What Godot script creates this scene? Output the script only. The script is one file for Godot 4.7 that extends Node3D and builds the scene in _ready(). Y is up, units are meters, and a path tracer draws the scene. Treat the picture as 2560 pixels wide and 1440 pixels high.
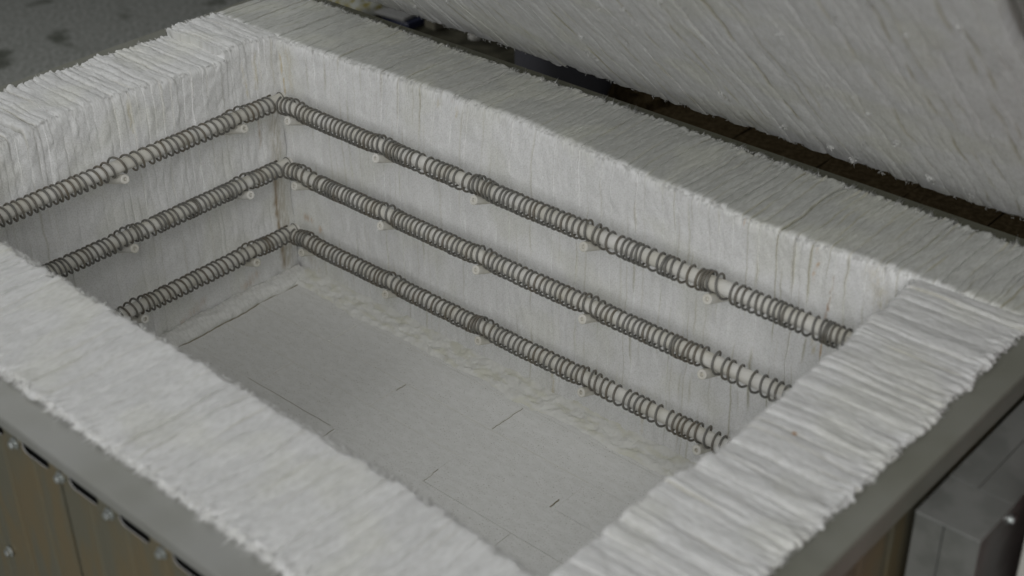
extends Node3D
# An open electric kiln lined with white ceramic fibre blanket, its heating coils, its raised lid, and the workshop behind it.
# x runs along the long back wall, z from the back wall to the front wall, y = 0 is the rim of the lining.

const LEN := 1.2        # inside length
const WID := 0.69       # inside width
const DEP := 0.464      # inside depth
const THK := 0.154      # lining thickness
const FLOOR_Y := -0.9
const BENCH_Y := -0.5
const ROWS := [-0.0817, -0.2032, -0.3339]
const OFF := 0.062      # tube axis to wall

var rng := RandomNumberGenerator.new()
var n1 := FastNoiseLite.new()
var n2 := FastNoiseLite.new()
var used := {}
var M := {}


func _ready() -> void:
	rng.seed = 20240
	n1.seed = 3
	n1.frequency = 1.0
	n1.noise_type = FastNoiseLite.TYPE_SIMPLEX_SMOOTH
	n1.fractal_type = FastNoiseLite.FRACTAL_NONE
	n2.seed = 11
	n2.frequency = 1.0
	n2.noise_type = FastNoiseLite.TYPE_SIMPLEX
	n2.fractal_type = FastNoiseLite.FRACTAL_FBM
	n2.fractal_octaves = 3
	camera_and_light()
	materials()
	structure()
	furnace()
	lid()
	elements()
	cabinet()
	behind()


# ------------------------------------------------------------------ camera, light

func camera_and_light() -> void:
	var cam := Camera3D.new()
	cam.name = "camera"
	cam.position = Vector3(1.844, 0.9252, 1.440)
	cam.rotation_degrees = Vector3(-31.919, 42.279, -0.854)
	var lens := CameraAttributesPhysical.new()
	lens.frustum_focal_length = 60.14
	lens.frustum_focus_distance = 2.25
	lens.exposure_aperture = 4.5
	lens.frustum_near = 0.05
	lens.frustum_far = 60.0
	cam.attributes = lens
	cam.near = 0.05
	cam.far = 60.0
	cam.fov = 22.569
	add_child(cam)
	cam.current = true
	var we := WorldEnvironment.new()
	we.name = "environment"
	var e := Environment.new()
	e.background_mode = Environment.BG_COLOR
	e.background_color = Color(0.03, 0.03, 0.03).linear_to_srgb()
	e.tonemap_mode = Environment.TONE_MAPPER_LINEAR
	e.tonemap_exposure = 1.0
	e.sdfgi_enabled = true
	e.ssao_enabled = true
	e.ssil_enabled = true
	we.environment = e
	add_child(we)
	# outside the frame: ceiling lamp, front window, left and right lights added for tone
	lamp("ceiling_lamp_light", Vector3(2.6, 2.6, 2.2), Vector3(0.6, 0, 0.3), Vector2(1.5, 1.5), 2.4, Color(1.0, 1.0, 0.995))
	lamp("front_window_light", Vector3(1.7, 1.9, 3.9), Vector3(0.6, 0, 0.3), Vector2(2.6, 1.3), 2.0, Color(0.995, 1.0, 1.0))
	lamp("left_fill_light", Vector3(-2.6, 2.0, 0.7), Vector3(0.6, 0, 0.3), Vector2(1.3, 2.2), 4.0, Color(0.995, 1.0, 1.0))
	lamp("right_fill_light", Vector3(2.6, 1.6, 3.2), Vector3(0.6, 0, 0.3), Vector2(2.0, 1.6), 3.4, Color(1.0, 1.0, 0.995))


func lamp(called: String, at: Vector3, to: Vector3, size: Vector2, energy: float, color: Color) -> void:
	var l := AreaLight3D.new()
	l.name = called
	l.area_size = size
	l.light_energy = energy
	l.light_color = color
	l.shadow_enabled = true
	l.set("area_range", 12.0)
	add_child(l)
	l.look_at_from_position(at, to, Vector3(0.1, 1, 0.05))


# ------------------------------------------------------------------ materials

func lin(r: float, g: float, b: float) -> Color:
	return Color(r, g, b).linear_to_srgb()


func noise_tex(seed_: int, freq: float, octaves: int, lo: Color, hi: Color, size := 512, kind := FastNoiseLite.TYPE_SIMPLEX_SMOOTH, stops := [0.0, 1.0]) -> ImageTexture:
	var n := FastNoiseLite.new()
	n.seed = seed_
	n.noise_type = kind
	n.frequency = freq
	n.fractal_octaves = octaves
	var im := n.get_seamless_image(size, size)
	im.convert(Image.FORMAT_RGB8)
	var data := im.get_data()
	var a: float = stops[0]
	var b: float = stops[1]
	var ramp := []
	for k in 256:
		var t := smoothstep(a, b, k / 255.0)
		ramp.append(lo.lerp(hi, t))
	for k in range(0, data.size(), 3):
		var c: Color = ramp[data[k]]
		data[k] = int(clampf(c.r, 0, 1) * 255)
		data[k + 1] = int(clampf(c.g, 0, 1) * 255)
		data[k + 2] = int(clampf(c.b, 0, 1) * 255)
	return ImageTexture.create_from_image(Image.create_from_data(size, size, false, Image.FORMAT_RGB8, data))


func mat(called: String, color: Color, rough: float, metal := 0.0, spec := 0.5) -> StandardMaterial3D:
	var m := StandardMaterial3D.new()
	m.resource_name = called
	m.albedo_color = color
	m.roughness = rough
	m.metallic = metal
	m.metallic_specular = spec
	M[called] = m
	return m


func tri(m: StandardMaterial3D, per_metre: float) -> void:
	m.uv1_triplanar = true
	m.uv1_world_triplanar = true
	m.uv1_scale = Vector3.ONE * per_metre


func materials() -> void:
	var f := mat("fibre", Color.WHITE, 1.0, 0.0, 0.2)
	f.vertex_color_use_as_albedo = true
	f.albedo_texture = noise_tex(5, 0.02, 4, Color(0.95, 0.95, 0.945), Color(1, 1, 1), 512, FastNoiseLite.TYPE_SIMPLEX_SMOOTH, [0.25, 0.6])
	f.heightmap_enabled = true
	f.heightmap_texture = noise_tex(6, 0.03, 5, Color.BLACK, Color.WHITE, 512)
	f.heightmap_scale = 0.04
	f.uv1_scale = Vector3(24, 6, 1)
	var fz := mat("fibre_fuzz", lin(0.82, 0.82, 0.80), 1.0, 0.0, 0.1)
	fz.vertex_color_use_as_albedo = false
	mat("core", lin(0.8, 0.79, 0.74), 1.0, 0.0, 0.1)
	var b := mat("brick_wash", lin(0.86, 0.86, 0.845), 0.95, 0.0, 0.2)
	b.albedo_texture = noise_tex(8, 0.012, 5, Color(0.965, 0.965, 0.96), Color(1, 1, 1), 512)
	b.heightmap_enabled = true
	b.heightmap_texture = noise_tex(9, 0.05, 5, Color.BLACK, Color.WHITE, 512)
	b.heightmap_scale = 0.018
	b.uv1_triplanar = true
	b.uv1_world_triplanar = true
	b.uv1_scale = Vector3(6, 6, 13)
	b.detail_enabled = true
	b.detail_blend_mode = BaseMaterial3D.BLEND_MODE_MUL
	b.detail_uv_layer = BaseMaterial3D.DETAIL_UV_2
	b.detail_albedo = noise_tex(10, 0.05, 3, Color(0.62, 0.60, 0.54), Color(1, 1, 1), 1024, FastNoiseLite.TYPE_SIMPLEX_SMOOTH, [0.10, 0.26])
	b.uv2_triplanar = true
	b.uv2_world_triplanar = true
	b.uv2_scale = Vector3(5, 5, 8)
	var mo := mat("mortar", lin(0.86, 0.86, 0.82), 0.95, 0.0, 0.2)
	mo.vertex_color_use_as_albedo = true
	mo.heightmap_enabled = true
	mo.heightmap_texture = b.heightmap_texture
	mo.heightmap_scale = 0.1
	tri(mo, 6)
	mat("joint_fill", lin(0.74, 0.73, 0.67), 1.0, 0.0, 0.1)
	mat("joint_mud", lin(0.30, 0.27, 0.20), 1.0, 0.0, 0.1)
	var c := mat("ceramic", lin(0.80, 0.79, 0.76), 0.55, 0.0, 0.4)
	c.albedo_texture = noise_tex(12, 0.01, 3, Color(0.90, 0.89, 0.85), Color(1, 1, 1), 256)
	tri(c, 5)
	var w := mat("oxidised_wire", Color.WHITE, 0.5, 0.35, 0.5)
	w.vertex_color_use_as_albedo = true
	var s := mat("frame_steel", lin(0.35, 0.352, 0.335), 0.5, 0.15, 0.5)
	s.albedo_texture = noise_tex(14, 0.006, 4, Color(0.93, 0.93, 0.91), Color(1, 1, 1), 512)
	s.roughness_texture = noise_tex(15, 0.01, 4, Color(0.75, 0.75, 0.75), Color(1, 1, 1), 256)
	tri(s, 2.2)
	var so := mat("rail_olive_shaded", lin(0.15, 0.15, 0.115), 0.55, 0.1, 0.4)  # back rail: olive steel, darkened to carry the shade under the lid
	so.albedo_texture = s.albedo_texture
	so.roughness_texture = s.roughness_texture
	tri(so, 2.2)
	var sg := mat("rail_grey", lin(0.265, 0.267, 0.232), 0.5, 0.1, 0.45)
	sg.albedo_texture = s.albedo_texture
	sg.roughness_texture = s.roughness_texture
	tri(sg, 2.2)
	var p := mat("panel_sheet", lin(0.25, 0.225, 0.165), 0.5, 0.4, 0.5)
	p.albedo_texture = noise_tex(16, 0.008, 4, Color(0.93, 0.95, 0.95), Color(1.0, 0.95, 0.86), 512, FastNoiseLite.TYPE_SIMPLEX_SMOOTH, [0.3, 0.7])
	p.uv1_triplanar = true
	p.uv1_world_triplanar = true
	p.uv1_scale = Vector3(5, 1.2, 5)
	var cb := mat("cabinet_paint", lin(0.235, 0.24, 0.228), 0.42, 0.2, 0.5)
	cb.albedo_texture = noise_tex(17, 0.01, 4, Color(0.90, 0.905, 0.90), Color(1, 1, 1), 512, FastNoiseLite.TYPE_SIMPLEX_SMOOTH, [0.3, 0.65])
	tri(cb, 2.6)
	mat("zinc", lin(0.55, 0.58, 0.57), 0.3, 0.8, 0.5)
	mat("dark_inside", lin(0.02, 0.02, 0.02), 0.9)
	var fl := mat("concrete", lin(0.41, 0.415, 0.395), 0.85, 0.0, 0.3)
	fl.albedo_texture = noise_tex(18, 0.009, 6, Color(0.66, 0.67, 0.64), Color(1, 1, 1), 1024, FastNoiseLite.TYPE_SIMPLEX_SMOOTH, [0.12, 0.38])
	fl.detail_enabled = true
	fl.detail_blend_mode = BaseMaterial3D.BLEND_MODE_MUL
	fl.detail_albedo = noise_tex(19, 0.03, 4, Color(0.75, 0.76, 0.74), Color(1, 1, 1), 512)
	fl.detail_uv_layer = BaseMaterial3D.DETAIL_UV_2
	fl.uv1_scale = Vector3(0.37, 0.37, 1)
	fl.uv2_scale = Vector3(3.1, 3.1, 1)
	var br := mat("fire_brick", lin(0.075, 0.056, 0.030), 0.95, 0.0, 0.2)
	br.albedo_texture = noise_tex(21, 0.02, 5, Color(0.70, 0.68, 0.62), Color(1, 1, 1), 512)
	br.heightmap_enabled = true
	br.heightmap_texture = noise_tex(22, 0.04, 5, Color.BLACK, Color.WHITE, 512)
	br.heightmap_scale = 0.12
	tri(br, 5)
	var bn := mat("bench_top", lin(0.085, 0.08, 0.055), 0.7, 0.0, 0.4)
	bn.albedo_texture = noise_tex(23, 0.012, 4, Color(0.5, 0.5, 0.45), Color(1, 1, 1), 512)
	tri(bn, 2)
	mat("drum_grey", lin(0.10, 0.10, 0.115), 0.5, 0.2, 0.5)
	mat("blue_plastic", lin(0.018, 0.022, 0.05), 0.5)
	mat("black_plastic", lin(0.012, 0.012, 0.014), 0.5)
	mat("slate_plastic", lin(0.07, 0.07, 0.078), 0.6)
	mat("orange_paint", lin(0.25, 0.10, 0.02), 0.6)
	mat("rust_flake", lin(0.42, 0.22, 0.08), 0.9)
	mat("grey_board", lin(0.26, 0.26, 0.25), 0.8)
	mat("carton", lin(0.14, 0.13, 0.095), 0.9)
	mat("white_plastic", lin(0.55, 0.54, 0.5), 0.5)
	mat("red_paint", lin(0.35, 0.012, 0.012), 0.4)
	var sk := mat("sack", lin(0.45, 0.45, 0.42), 0.8)
	sk.albedo_texture = noise_tex(25, 0.02, 3, Color(0.72, 0.66, 0.28), Color(0.92, 0.93, 0.92), 256, FastNoiseLite.TYPE_SIMPLEX_SMOOTH, [0.40, 0.55])
	tri(sk, 6)


# ------------------------------------------------------------------ helpers

func numbered(called: String, parent: Node) -> String:
	var key := str(parent.get_instance_id()) + called
	used[key] = used.get(key, -1) + 1
	return called if used[key] == 0 else "%s_%03d" % [called, used[key]]


func put(called: String, mesh: Mesh, m: Material, parent: Node = self, at := Vector3.ZERO) -> MeshInstance3D:
	var o := MeshInstance3D.new()
	o.name = numbered(called, parent)
	o.mesh = mesh
	o.material_override = m
	o.position = at
	parent.add_child(o, true)
	return o


func thing(called: String, label: String, category: String, at := Vector3.ZERO, group := "") -> Node3D:
	var o := Node3D.new()
	o.name = numbered(called, self)
	o.position = at
	add_child(o, true)
	tag(o, label, category, group)
	return o


func tag(o: Node, label: String, category: String, group := "") -> void:
	o.set_meta("label", label)
	o.set_meta("category", category)
	if group:
		o.set_meta("group", group)


func interp(pts: Array, x: float) -> float:
	if x <= pts[0].x:
		return pts[0].y
	for i in range(1, pts.size()):
		if x <= pts[i].x:
			var t: float = (x - pts[i - 1].x) / (pts[i].x - pts[i - 1].x)
			t = t * t * (3 - 2 * t)
			return lerpf(pts[i - 1].y, pts[i].y, t)
	return pts[-1].y


func commit(v: PackedVector3Array, n: PackedVector3Array, idx: PackedInt32Array, c := PackedColorArray(), uv := PackedVector2Array()) -> ArrayMesh:
	# front faces run clockwise: turn the triangles round if most of them disagree with the normals
	var vote := 0
	for i in range(0, idx.size() - 2, 3 * maxi(1, idx.size() / 300)):
		var f := (v[idx[i + 1]] - v[idx[i]]).cross(v[idx[i + 2]] - v[idx[i]])
		vote += 1 if f.dot(n[idx[i]] + n[idx[i + 1]] + n[idx[i + 2]]) > 0 else -1
	if vote > 0:
		idx.reverse()
	var a := []
	a.resize(Mesh.ARRAY_MAX)
	a[Mesh.ARRAY_VERTEX] = v
	a[Mesh.ARRAY_NORMAL] = n
	a[Mesh.ARRAY_INDEX] = idx
	if c.size():
		a[Mesh.ARRAY_COLOR] = c
	if uv.size():
		a[Mesh.ARRAY_TEX_UV] = uv
	var m := ArrayMesh.new()
	m.add_surface_from_arrays(Mesh.PRIMITIVE_TRIANGLES, a)
	return m


func quad(st: SurfaceTool, a: Vector3, b: Vector3, c: Vector3, d: Vector3, out: Vector3) -> void:
	if (b - a).cross(c - a).dot(out) > 0:
		var t := b
		b = d
		d = t
	var n := -(b - a).cross(c - a).normalized()
	for p in [a, b, c, a, c, d]:
		st.set_normal(n)
		st.add_vertex(p)


func trio(st: SurfaceTool, a: Vector3, b: Vector3, c: Vector3, out: Vector3) -> void:
	if (b - a).cross(c - a).dot(out) > 0:
		var t := b
		b = c
		c = t
	var n := -(b - a).cross(c - a).normalized()
	for p in [a, b, c]:
		st.set_normal(n)
		st.add_vertex(p)


func new_st() -> SurfaceTool:
	var st := SurfaceTool.new()
	st.begin(Mesh.PRIMITIVE_TRIANGLES)
	return st


func add_box(st: SurfaceTool, lo: Vector3, hi: Vector3, ch := 0.001) -> void:
	# a box with chamfered edges
	var mid := (lo + hi) / 2
	var h := (hi - lo) / 2
	var pt := func(sx: int, sy: int, sz: int, ax: int) -> Vector3:
		var s := Vector3(sx, sy, sz)
		var q := h - Vector3.ONE * ch
		q[ax] = h[ax]
		return mid + q * s
	for ax in 3:
		var b := (ax + 1) % 3
		var c := (ax + 2) % 3
		for s in [-1, 1]:
			var ps := []
			for k in [[-1, -1], [1, -1], [1, 1], [-1, 1]]:
				var sg := [0, 0, 0]
				sg[ax] = s
				sg[b] = k[0]
				sg[c] = k[1]
				ps.append(pt.call(sg[0], sg[1], sg[2], ax))
			var o := Vector3.ZERO
			o[ax] = s
			quad(st, ps[0], ps[1], ps[2], ps[3], o)
		for s1 in [-1, 1]:
			for s2 in [-1, 1]:
				var e := []
				for k in [-1, 1]:
					var sg := [0, 0, 0]
					sg[ax] = k
					sg[b] = s1
					sg[c] = s2
					e.append(pt.call(sg[0], sg[1], sg[2], b))
					e.append(pt.call(sg[0], sg[1], sg[2], c))
				var o := Vector3.ZERO
				o[b] = s1
				o[c] = s2
				quad(st, e[0], e[1], e[3], e[2], o)
	for sx in [-1, 1]:
		for sy in [-1, 1]:
			for sz in [-1, 1]:
				trio(st, pt.call(sx, sy, sz, 0), pt.call(sx, sy, sz, 1), pt.call(sx, sy, sz, 2), Vector3(sx, sy, sz))


func box(lo: Vector3, hi: Vector3, ch := 0.001) -> ArrayMesh:
	var st := new_st()
	add_box(st, lo, hi, ch)
	return st.commit()


func lathe(profile: Array, seg := 24) -> ArrayMesh:
	# profile of (radius, height) from bottom to top, about y
	var v := PackedVector3Array()
	var n := PackedVector3Array()
	var idx := PackedInt32Array()
	for i in profile.size() - 1:
		var a: Vector2 = profile[i]
		var b: Vector2 = profile[i + 1]
		var d := (b - a).normalized()
		var base := v.size()
		for k in seg + 1:
			var t := TAU * k / seg
			var dir := Vector3(cos(t), 0, sin(t))
			var nn := (dir * d.y - Vector3.UP * d.x).normalized()
			v.append(dir * a.x + Vector3.UP * a.y)
			v.append(dir * b.x + Vector3.UP * b.y)
			n.append(nn)
			n.append(nn)
		for k in seg:
			var q := base + k * 2
			idx.append_array([q, q + 2, q + 1, q + 1, q + 2, q + 3])
	return commit(v, n, idx)


func hexagon_bolt(r: float, h: float) -> ArrayMesh:
	# washer and hexagon head, axis along +z
	var st := new_st()
	var ring := func(rad: float, k: float, seg: int, z: float) -> Vector3:
		return Vector3(cos(TAU * k / seg) * rad, sin(TAU * k / seg) * rad, z)
	for k in 16:
		var p0: Vector3 = ring.call(r * 1.5, k, 16, 0.0)
		var p1: Vector3 = ring.call(r * 1.5, k + 1, 16, 0.0)
		var q0: Vector3 = ring.call(r * 1.5, k, 16, h * 0.25)
		var q1: Vector3 = ring.call(r * 1.5, k + 1, 16, h * 0.25)
		quad(st, p0, p1, q1, q0, p0)
		trio(st, q0, q1, Vector3(0, 0, h * 0.25), Vector3.BACK)
	for k in 6:
		var p0: Vector3 = ring.call(r, k, 6, h * 0.25)
		var p1: Vector3 = ring.call(r, k + 1, 6, h * 0.25)
		var q0: Vector3 = ring.call(r, k, 6, h * 0.85)
		var q1: Vector3 = ring.call(r, k + 1, 6, h * 0.85)
		var t0: Vector3 = ring.call(r * 0.8, k, 6, h)
		var t1: Vector3 = ring.call(r * 0.8, k + 1, 6, h)
		quad(st, p0, p1, q1, q0, p0 + p1)
		quad(st, q0, q1, t1, t0, Vector3(q0.x, q0.y, 0.01))
		trio(st, t0, t1, Vector3(0, 0, h), Vector3.BACK)
	return st.commit()


func tube(points: PackedVector3Array, radius: float, sides: int, colors := PackedColorArray(), caps := true) -> ArrayMesh:
	var v := PackedVector3Array()
	var n := PackedVector3Array()
	var c := PackedColorArray()
	var idx := PackedInt32Array()
	var up := Vector3(0.13, 0.97, 0.21)
	for i in points.size():
		var t := (points[mini(i + 1, points.size() - 1)] - points[maxi(i - 1, 0)]).normalized()
		var side := t.cross(up).normalized()
		up = side.cross(t).normalized()
		for k in sides:
			var a := TAU * k / sides
			var d := side * cos(a) + up * sin(a)
			v.append(points[i] + d * radius)
			n.append(d)
			if colors.size():
				c.append(colors[i])
		if i:
			var b := (i - 1) * sides
			for k in sides:
				var k2 := (k + 1) % sides
				idx.append_array([b + k, b + sides + k, b + k2, b + k2, b + sides + k, b + sides + k2])
	return commit(v, n, idx, c)


# ------------------------------------------------------------------ fibre blanket layers

# A lining is a row of blanket layers standing on edge. In its own axes x runs along the row, y up, z out of the kiln.
# path: rows of [z, y, normal z, normal y, section] (0 inner face, 1 top, 2 outer face), length along it in path_len.

func wall_path(coarse: bool) -> Array:
	var p := []
	var y := -(DEP + 0.03)
	while y < -0.012:
		p.append([0.0, y, -1.0, 0.0, 0])
		y += 0.03 if coarse else (0.011 if y < -0.1 else 0.0055)
	for k in 4:
		var a := (k + 0.5) / 4.0 * PI / 2
		p.append([0.010 - 0.010 * cos(a), -0.010 + 0.010 * sin(a), -cos(a), sin(a), 1])
	var z := 0.0125
	while z < THK - 0.005:
		p.append([z, 0.0, 0.0, 1.0, 1])
		z += 0.0047
	for k in 3:
		var a := (k + 0.5) / 3.0 * PI / 2
		p.append([THK - 0.0040 + 0.0040 * sin(a), -0.0040 + 0.0040 * cos(a), sin(a), cos(a), 2])
	# the edge is undercut, so that it overhangs the steel a little
	p.append([THK - 0.0015, -0.0055, 0.94, -0.34, 2])
	p.append([THK - 0.0070, -0.0085, 0.6, -0.8, 2])
	p.append([THK - 0.0120, -0.0110, 0.9, -0.4, 2])
	y = -0.02
	while y > -0.06:
		p.append([THK - 0.013, y, 1.0, 0.0, 2])
		y -= 0.012
	return p


func lid_path(high: float) -> Array:
	# here y runs up the lid and z out of its face
	var p := []
	var y := high
	while y > 0.010:
		p.append([0.0, y, 1.0, 0.0, 1])
		y -= 0.0075
	for k in 4:
		var a := (k + 0.5) / 4.0 * PI / 2
		p.append([-0.010 + 0.010 * cos(a), 0.010 - 0.010 * sin(a), cos(a), -sin(a), 1])
	var z := -0.015
	while z > -0.145:
		p.append([z, 0.0, 0.0, -1.0, 2])
		z -= 0.012
	return p


# columns across a layer: two for the side that dips into the joint, then the outer surface, then the other side
const VS := [-1.0, -1.0, -1.0, -0.86, -0.62, -0.25, 0.25, 0.62, 0.86, 1.0, 1.0, 1.0]

func layer(path: Array, s0: float, s1: float, w: Dictionary, jl: int, jr: int) -> ArrayMesh:
	var nv := VS.size()
	var np := path.size()
	var v := PackedVector3Array()
	var n := PackedVector3Array()
	var c := PackedColorArray()
	var uv := PackedVector2Array()
	var idx := PackedInt32Array()
	v.resize(np * nv)
	n.resize(np * nv)
	c.resize(np * nv)
	uv.resize(np * nv)
	var sm := (s0 + s1) / 2
	var half := (s1 - s0) / 2
	var sd: float = w.seed
	var is_lid: bool = w.get("lid", false)
	var d_top := rng.randfn(0, w.h_jit)
	var d_in := rng.randfn(0, w.in_jit)
	var d_out := rng.randfn(0, w.out_jit)
	var d_len := rng.randfn(0, 0.002)
	if is_lid:
		d_top *= 1.0
	var off_in := interp(w.in_prof, sm) + d_in
	var off_out := d_out
	var off_top := interp(w.top_prof, sm) + d_top
	var uo := Vector2(rng.randf() * 7, rng.randf() * 7)
	var tone := 1.0 + rng.randfn(0, 0.018)
	var seam_l: float = w.seam[jl]
	var seam_r: float = w.seam[jr]
	var gap_l: float = w.gap[jl]
	var gap_r: float = w.gap[jr]
	var bulge := rng.randf_range(0.0, 0.35) * half
	var t := 0.0
	var tv := 0.0   # the weave of the flat inside face is less combed than the cut edges
	var lz: float = path[0][0]
	var ly: float = path[0][1]
	var stains: Array = w.get("stains", [])
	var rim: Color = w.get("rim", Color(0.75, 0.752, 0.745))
	for i in np:
		var q: Array = path[i]
		var z: float = q[0]
		var y: float = q[1]
		var nz: float = q[2]
		var ny: float = q[3]
		var sec: int = q[4]
		var step := Vector2(z - lz, y - ly).length()
		t += step
		tv += step * (4.0 if sec == 0 else 1.0)
		lz = z
		ly = y
		var face: bool = sec == 0
		var out_share := smoothstep(0.2, 1.0, z / THK) if not is_lid else 0.0
		var in_share := (1.0 - smoothstep(0.0, 0.7, z / THK)) * exp(minf(y, 0.0) / 0.07) if not is_lid else 0.0
		var top_share := exp(minf(y, 0.0) / 0.05) if not is_lid else (1.0 if sec == 1 else 0.0)
		var pz := z + off_in * in_share + off_out * out_share + (d_in * 0.5 if face and not is_lid else 0.0)
		var py := y + off_top * top_share if not is_lid else y + d_in * (1.0 - smoothstep(0.0, 0.06, y))
		if is_lid:
			pz += off_top * top_share
		var depth: float = lerpf(w.g_top, w.g_face, clampf(-nz * 1.5, 0.0, 1.0)) * (1.0 - 0.6 * smoothstep(0.75, 1.0, z / THK)) if not is_lid else w.g_top
		var gl := depth * gap_l * clampf(0.65 + 0.75 * n1.get_noise_2d(jl * 7.3 + sd, t * 6.0), 0.1, 1.4) * (1.0 + 0.35 * n1.get_noise_2d(jl * 3.1 - sd, t * 40.0))
		var gr := depth * gap_r * clampf(0.65 + 0.75 * n1.get_noise_2d(jr * 7.3 + sd, t * 6.0), 0.1, 1.4) * (1.0 + 0.35 * n1.get_noise_2d(jr * 3.1 - sd, t * 40.0))
		var sl := seam_l * clampf(n1.get_noise_2d(jl * 5.7 + sd, t * 9.0) * 1.6 + 0.35, 0.0, 1.0)
		var sr := seam_r * clampf(n1.get_noise_2d(jr * 5.7 + sd, t * 9.0) * 1.6 + 0.35, 0.0, 1.0)
		# the inside face is whiter than the cut edges on the rim
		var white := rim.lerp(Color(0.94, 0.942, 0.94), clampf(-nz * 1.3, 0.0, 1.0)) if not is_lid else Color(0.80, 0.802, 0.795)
		var end_fray := 0.0
		if not is_lid:
			end_fray = smoothstep(0.8, 1.0, z / THK)
		for k in nv:
			var e: float = VS[k]
			var ae := absf(e)
			var s: float = sm + e * half
			s += n1.get_noise_2d(s * 6.0 + sd, t * 9.0) * w.warp + n1.get_noise_2d(s * 10.0 - sd, t * 32.0) * w.warp * 0.35
			var prof := clampf((ae - 0.3) / 0.7, 0.0, 1.0)
			prof = pow(prof, 2.4)
			var g := gl if e < 0 else gr
			var disp := bulge * (0.05 if face else 0.22) * (1 - ae * ae) - g * prof
			disp += n2.get_noise_2d(s * 20.0 + sd, t * (15.0 if face else 6.5)) * w.big
			disp += n2.get_noise_2d(s * (58.0 if face else 85.0) - sd, t * (46.0 if face else 13.0)) * w.fine
			if not face:
				disp += n1.get_noise_2d(s * 310.0 + sd, t * 11.0) * 0.00035
			if end_fray > 0.0:
				disp += n1.get_noise_2d(s * 160.0 + sd * 2.0, t * 30.0) * 0.0035 * end_fray
			if k == 0 or k == nv - 1:
				disp -= (0.004 if sec == 2 else 0.030) if not is_lid else 0.014
			var at := i * nv + k
			v[at] = Vector3(s, py + ny * disp, pz + nz * disp)
			uv[at] = Vector2(s + uo.x, tv + uo.y)
			var tint := n2.get_noise_2d(s * 5.0 + sd * 3.0, t * 5.0 + 9.0)
			var yl: float = clampf(tint * 0.9 - 0.05, 0.0, 0.4) * w.yellow
			var col: Color = white * tone * (1.0 + 0.05 * n2.get_noise_2d(s * 40.0, t * 22.0 + sd))
			col = col.lerp(Color(0.76, 0.76, 0.64), yl)
			var stn := (sl if e < 0 else sr) * smoothstep(0.7, 1.0, ae)
			if stn > 0.0:
				col = col.lerp(Color(0.46, 0.43, 0.30), stn)
			if stains.size() and sec <= 1:
				for a in stains:
					var near: Vector2 = Geometry2D.get_closest_point_to_segment(Vector2(s, py), a[0], a[1])
					var dd: float = (near - Vector2(s + 0.0015 * n1.get_noise_2d(py * 90.0, s * 10.0), py)).length() / a[2]
					if dd < 1.6:
						col = col.lerp(a[3], a[4] * exp(-dd * dd * 2.0) * clampf(0.7 + 0.9 * n1.get_noise_2d(s * 180.0, py * 60.0), 0.0, 1.0))
			c[at] = Color(col.r, col.g, col.b, 1.0)
	for i in np:
		var i0 := maxi(i - 1, 0) * nv
		var i1 := mini(i + 1, np - 1) * nv
		var q: Array = path[i]
		var want := Vector3(0, q[3], q[2])
		for k in nv:
			if k < 2 or k > nv - 3:
				n[i * nv + k] = Vector3(-1.0 if k < 2 else 1.0, 0, 0)
				continue
			var kk := k
			var ds := v[i * nv + mini(kk + 1, nv - 3)] - v[i * nv + maxi(kk - 1, 2)]
			var dt := v[i1 + kk] - v[i0 + kk]
			var nn := ds.cross(dt).normalized()
			n[i * nv + k] = nn if nn.dot(want) > 0 else -nn
	var flip := (v[nv + 5] - v[4]).cross(v[nv + 4] - v[4]).dot(Vector3(0, path[0][3], path[0][2])) > 0
	for i in np - 1:
		for k in nv - 1:
			if k == 1 or k == nv - 3:
				continue
			var a := i * nv + k
			var b := a + nv
			if flip:
				idx.append_array([a, b, a + 1, a + 1, b, b + 1])
			else:
				idx.append_array([a, a + 1, b, a + 1, b + 1, b])
	return commit(v, n, idx, c, uv)


func lining(part: Node3D, path: Array, w: Dictionary) -> Array:
	# lays layers from w.from to w.to; returns the joints
	var joints := [w.from]
	while joints[-1] < w.to - w.pitch * 0.6:
		joints.append(joints[-1] + w.pitch * clampf(rng.randfn(1.0, w.pitch_jit), 0.5, 1.9))
	joints[-1] = w.to
	w.seam = []
	w.gap = []
	for j in joints.size():
		var more: float = 1.0 + w.get("stain_near", 0.0) * (1.0 - smoothstep(0.1, 0.62, joints[j]))
		w.seam.append(minf(1.0, rng.randf_range(0.3, 0.85) * w.stain * more) if rng.randf() < 0.45 * more else 0.08 * w.stain)
		w.gap.append(rng.randf_range(1.0, 1.6) if rng.randf() < w.open else rng.randf_range(0.2, 0.7))
	for j in joints.size() - 1:
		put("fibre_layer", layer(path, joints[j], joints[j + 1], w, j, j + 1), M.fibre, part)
	return joints


# ---- loose fibres: thin three-sided spikes
class Fuzz:
	var v := PackedVector3Array()
	var n := PackedVector3Array()
	var idx := PackedInt32Array()
	func spike(at: Vector3, dir: Vector3, length: float, r: float) -> void:
		var side := dir.cross(Vector3(0.31, 0.77, 0.55)).normalized()
		var up := side.cross(dir).normalized()
		var b := v.size()
		for k in 3:
			var d := side * cos(TAU * k / 3) + up * sin(TAU * k / 3)
			v.append(at + d * r)
			n.append(d)
		v.append(at + dir * length)
		n.append(dir)
		for k in 3:
			idx.append_array([b + k, b + 3, b + (k + 1) % 3])


func tuft(f: Fuzz, at: Vector3, dir: Vector3, count: int, length: float, spread: float, r: float, base: float) -> void:
	for k in count:
		var d := (dir + Vector3(rng.randfn(), rng.randfn(), rng.randfn()) * spread).normalized()
		var p := at + Vector3(rng.randfn(), rng.randfn(), rng.randfn()) * base
		f.spike(p - d * r * 2.0, d, length * rng.randf_range(0.45, 1.25), r * rng.randf_range(0.6, 1.3))


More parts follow.
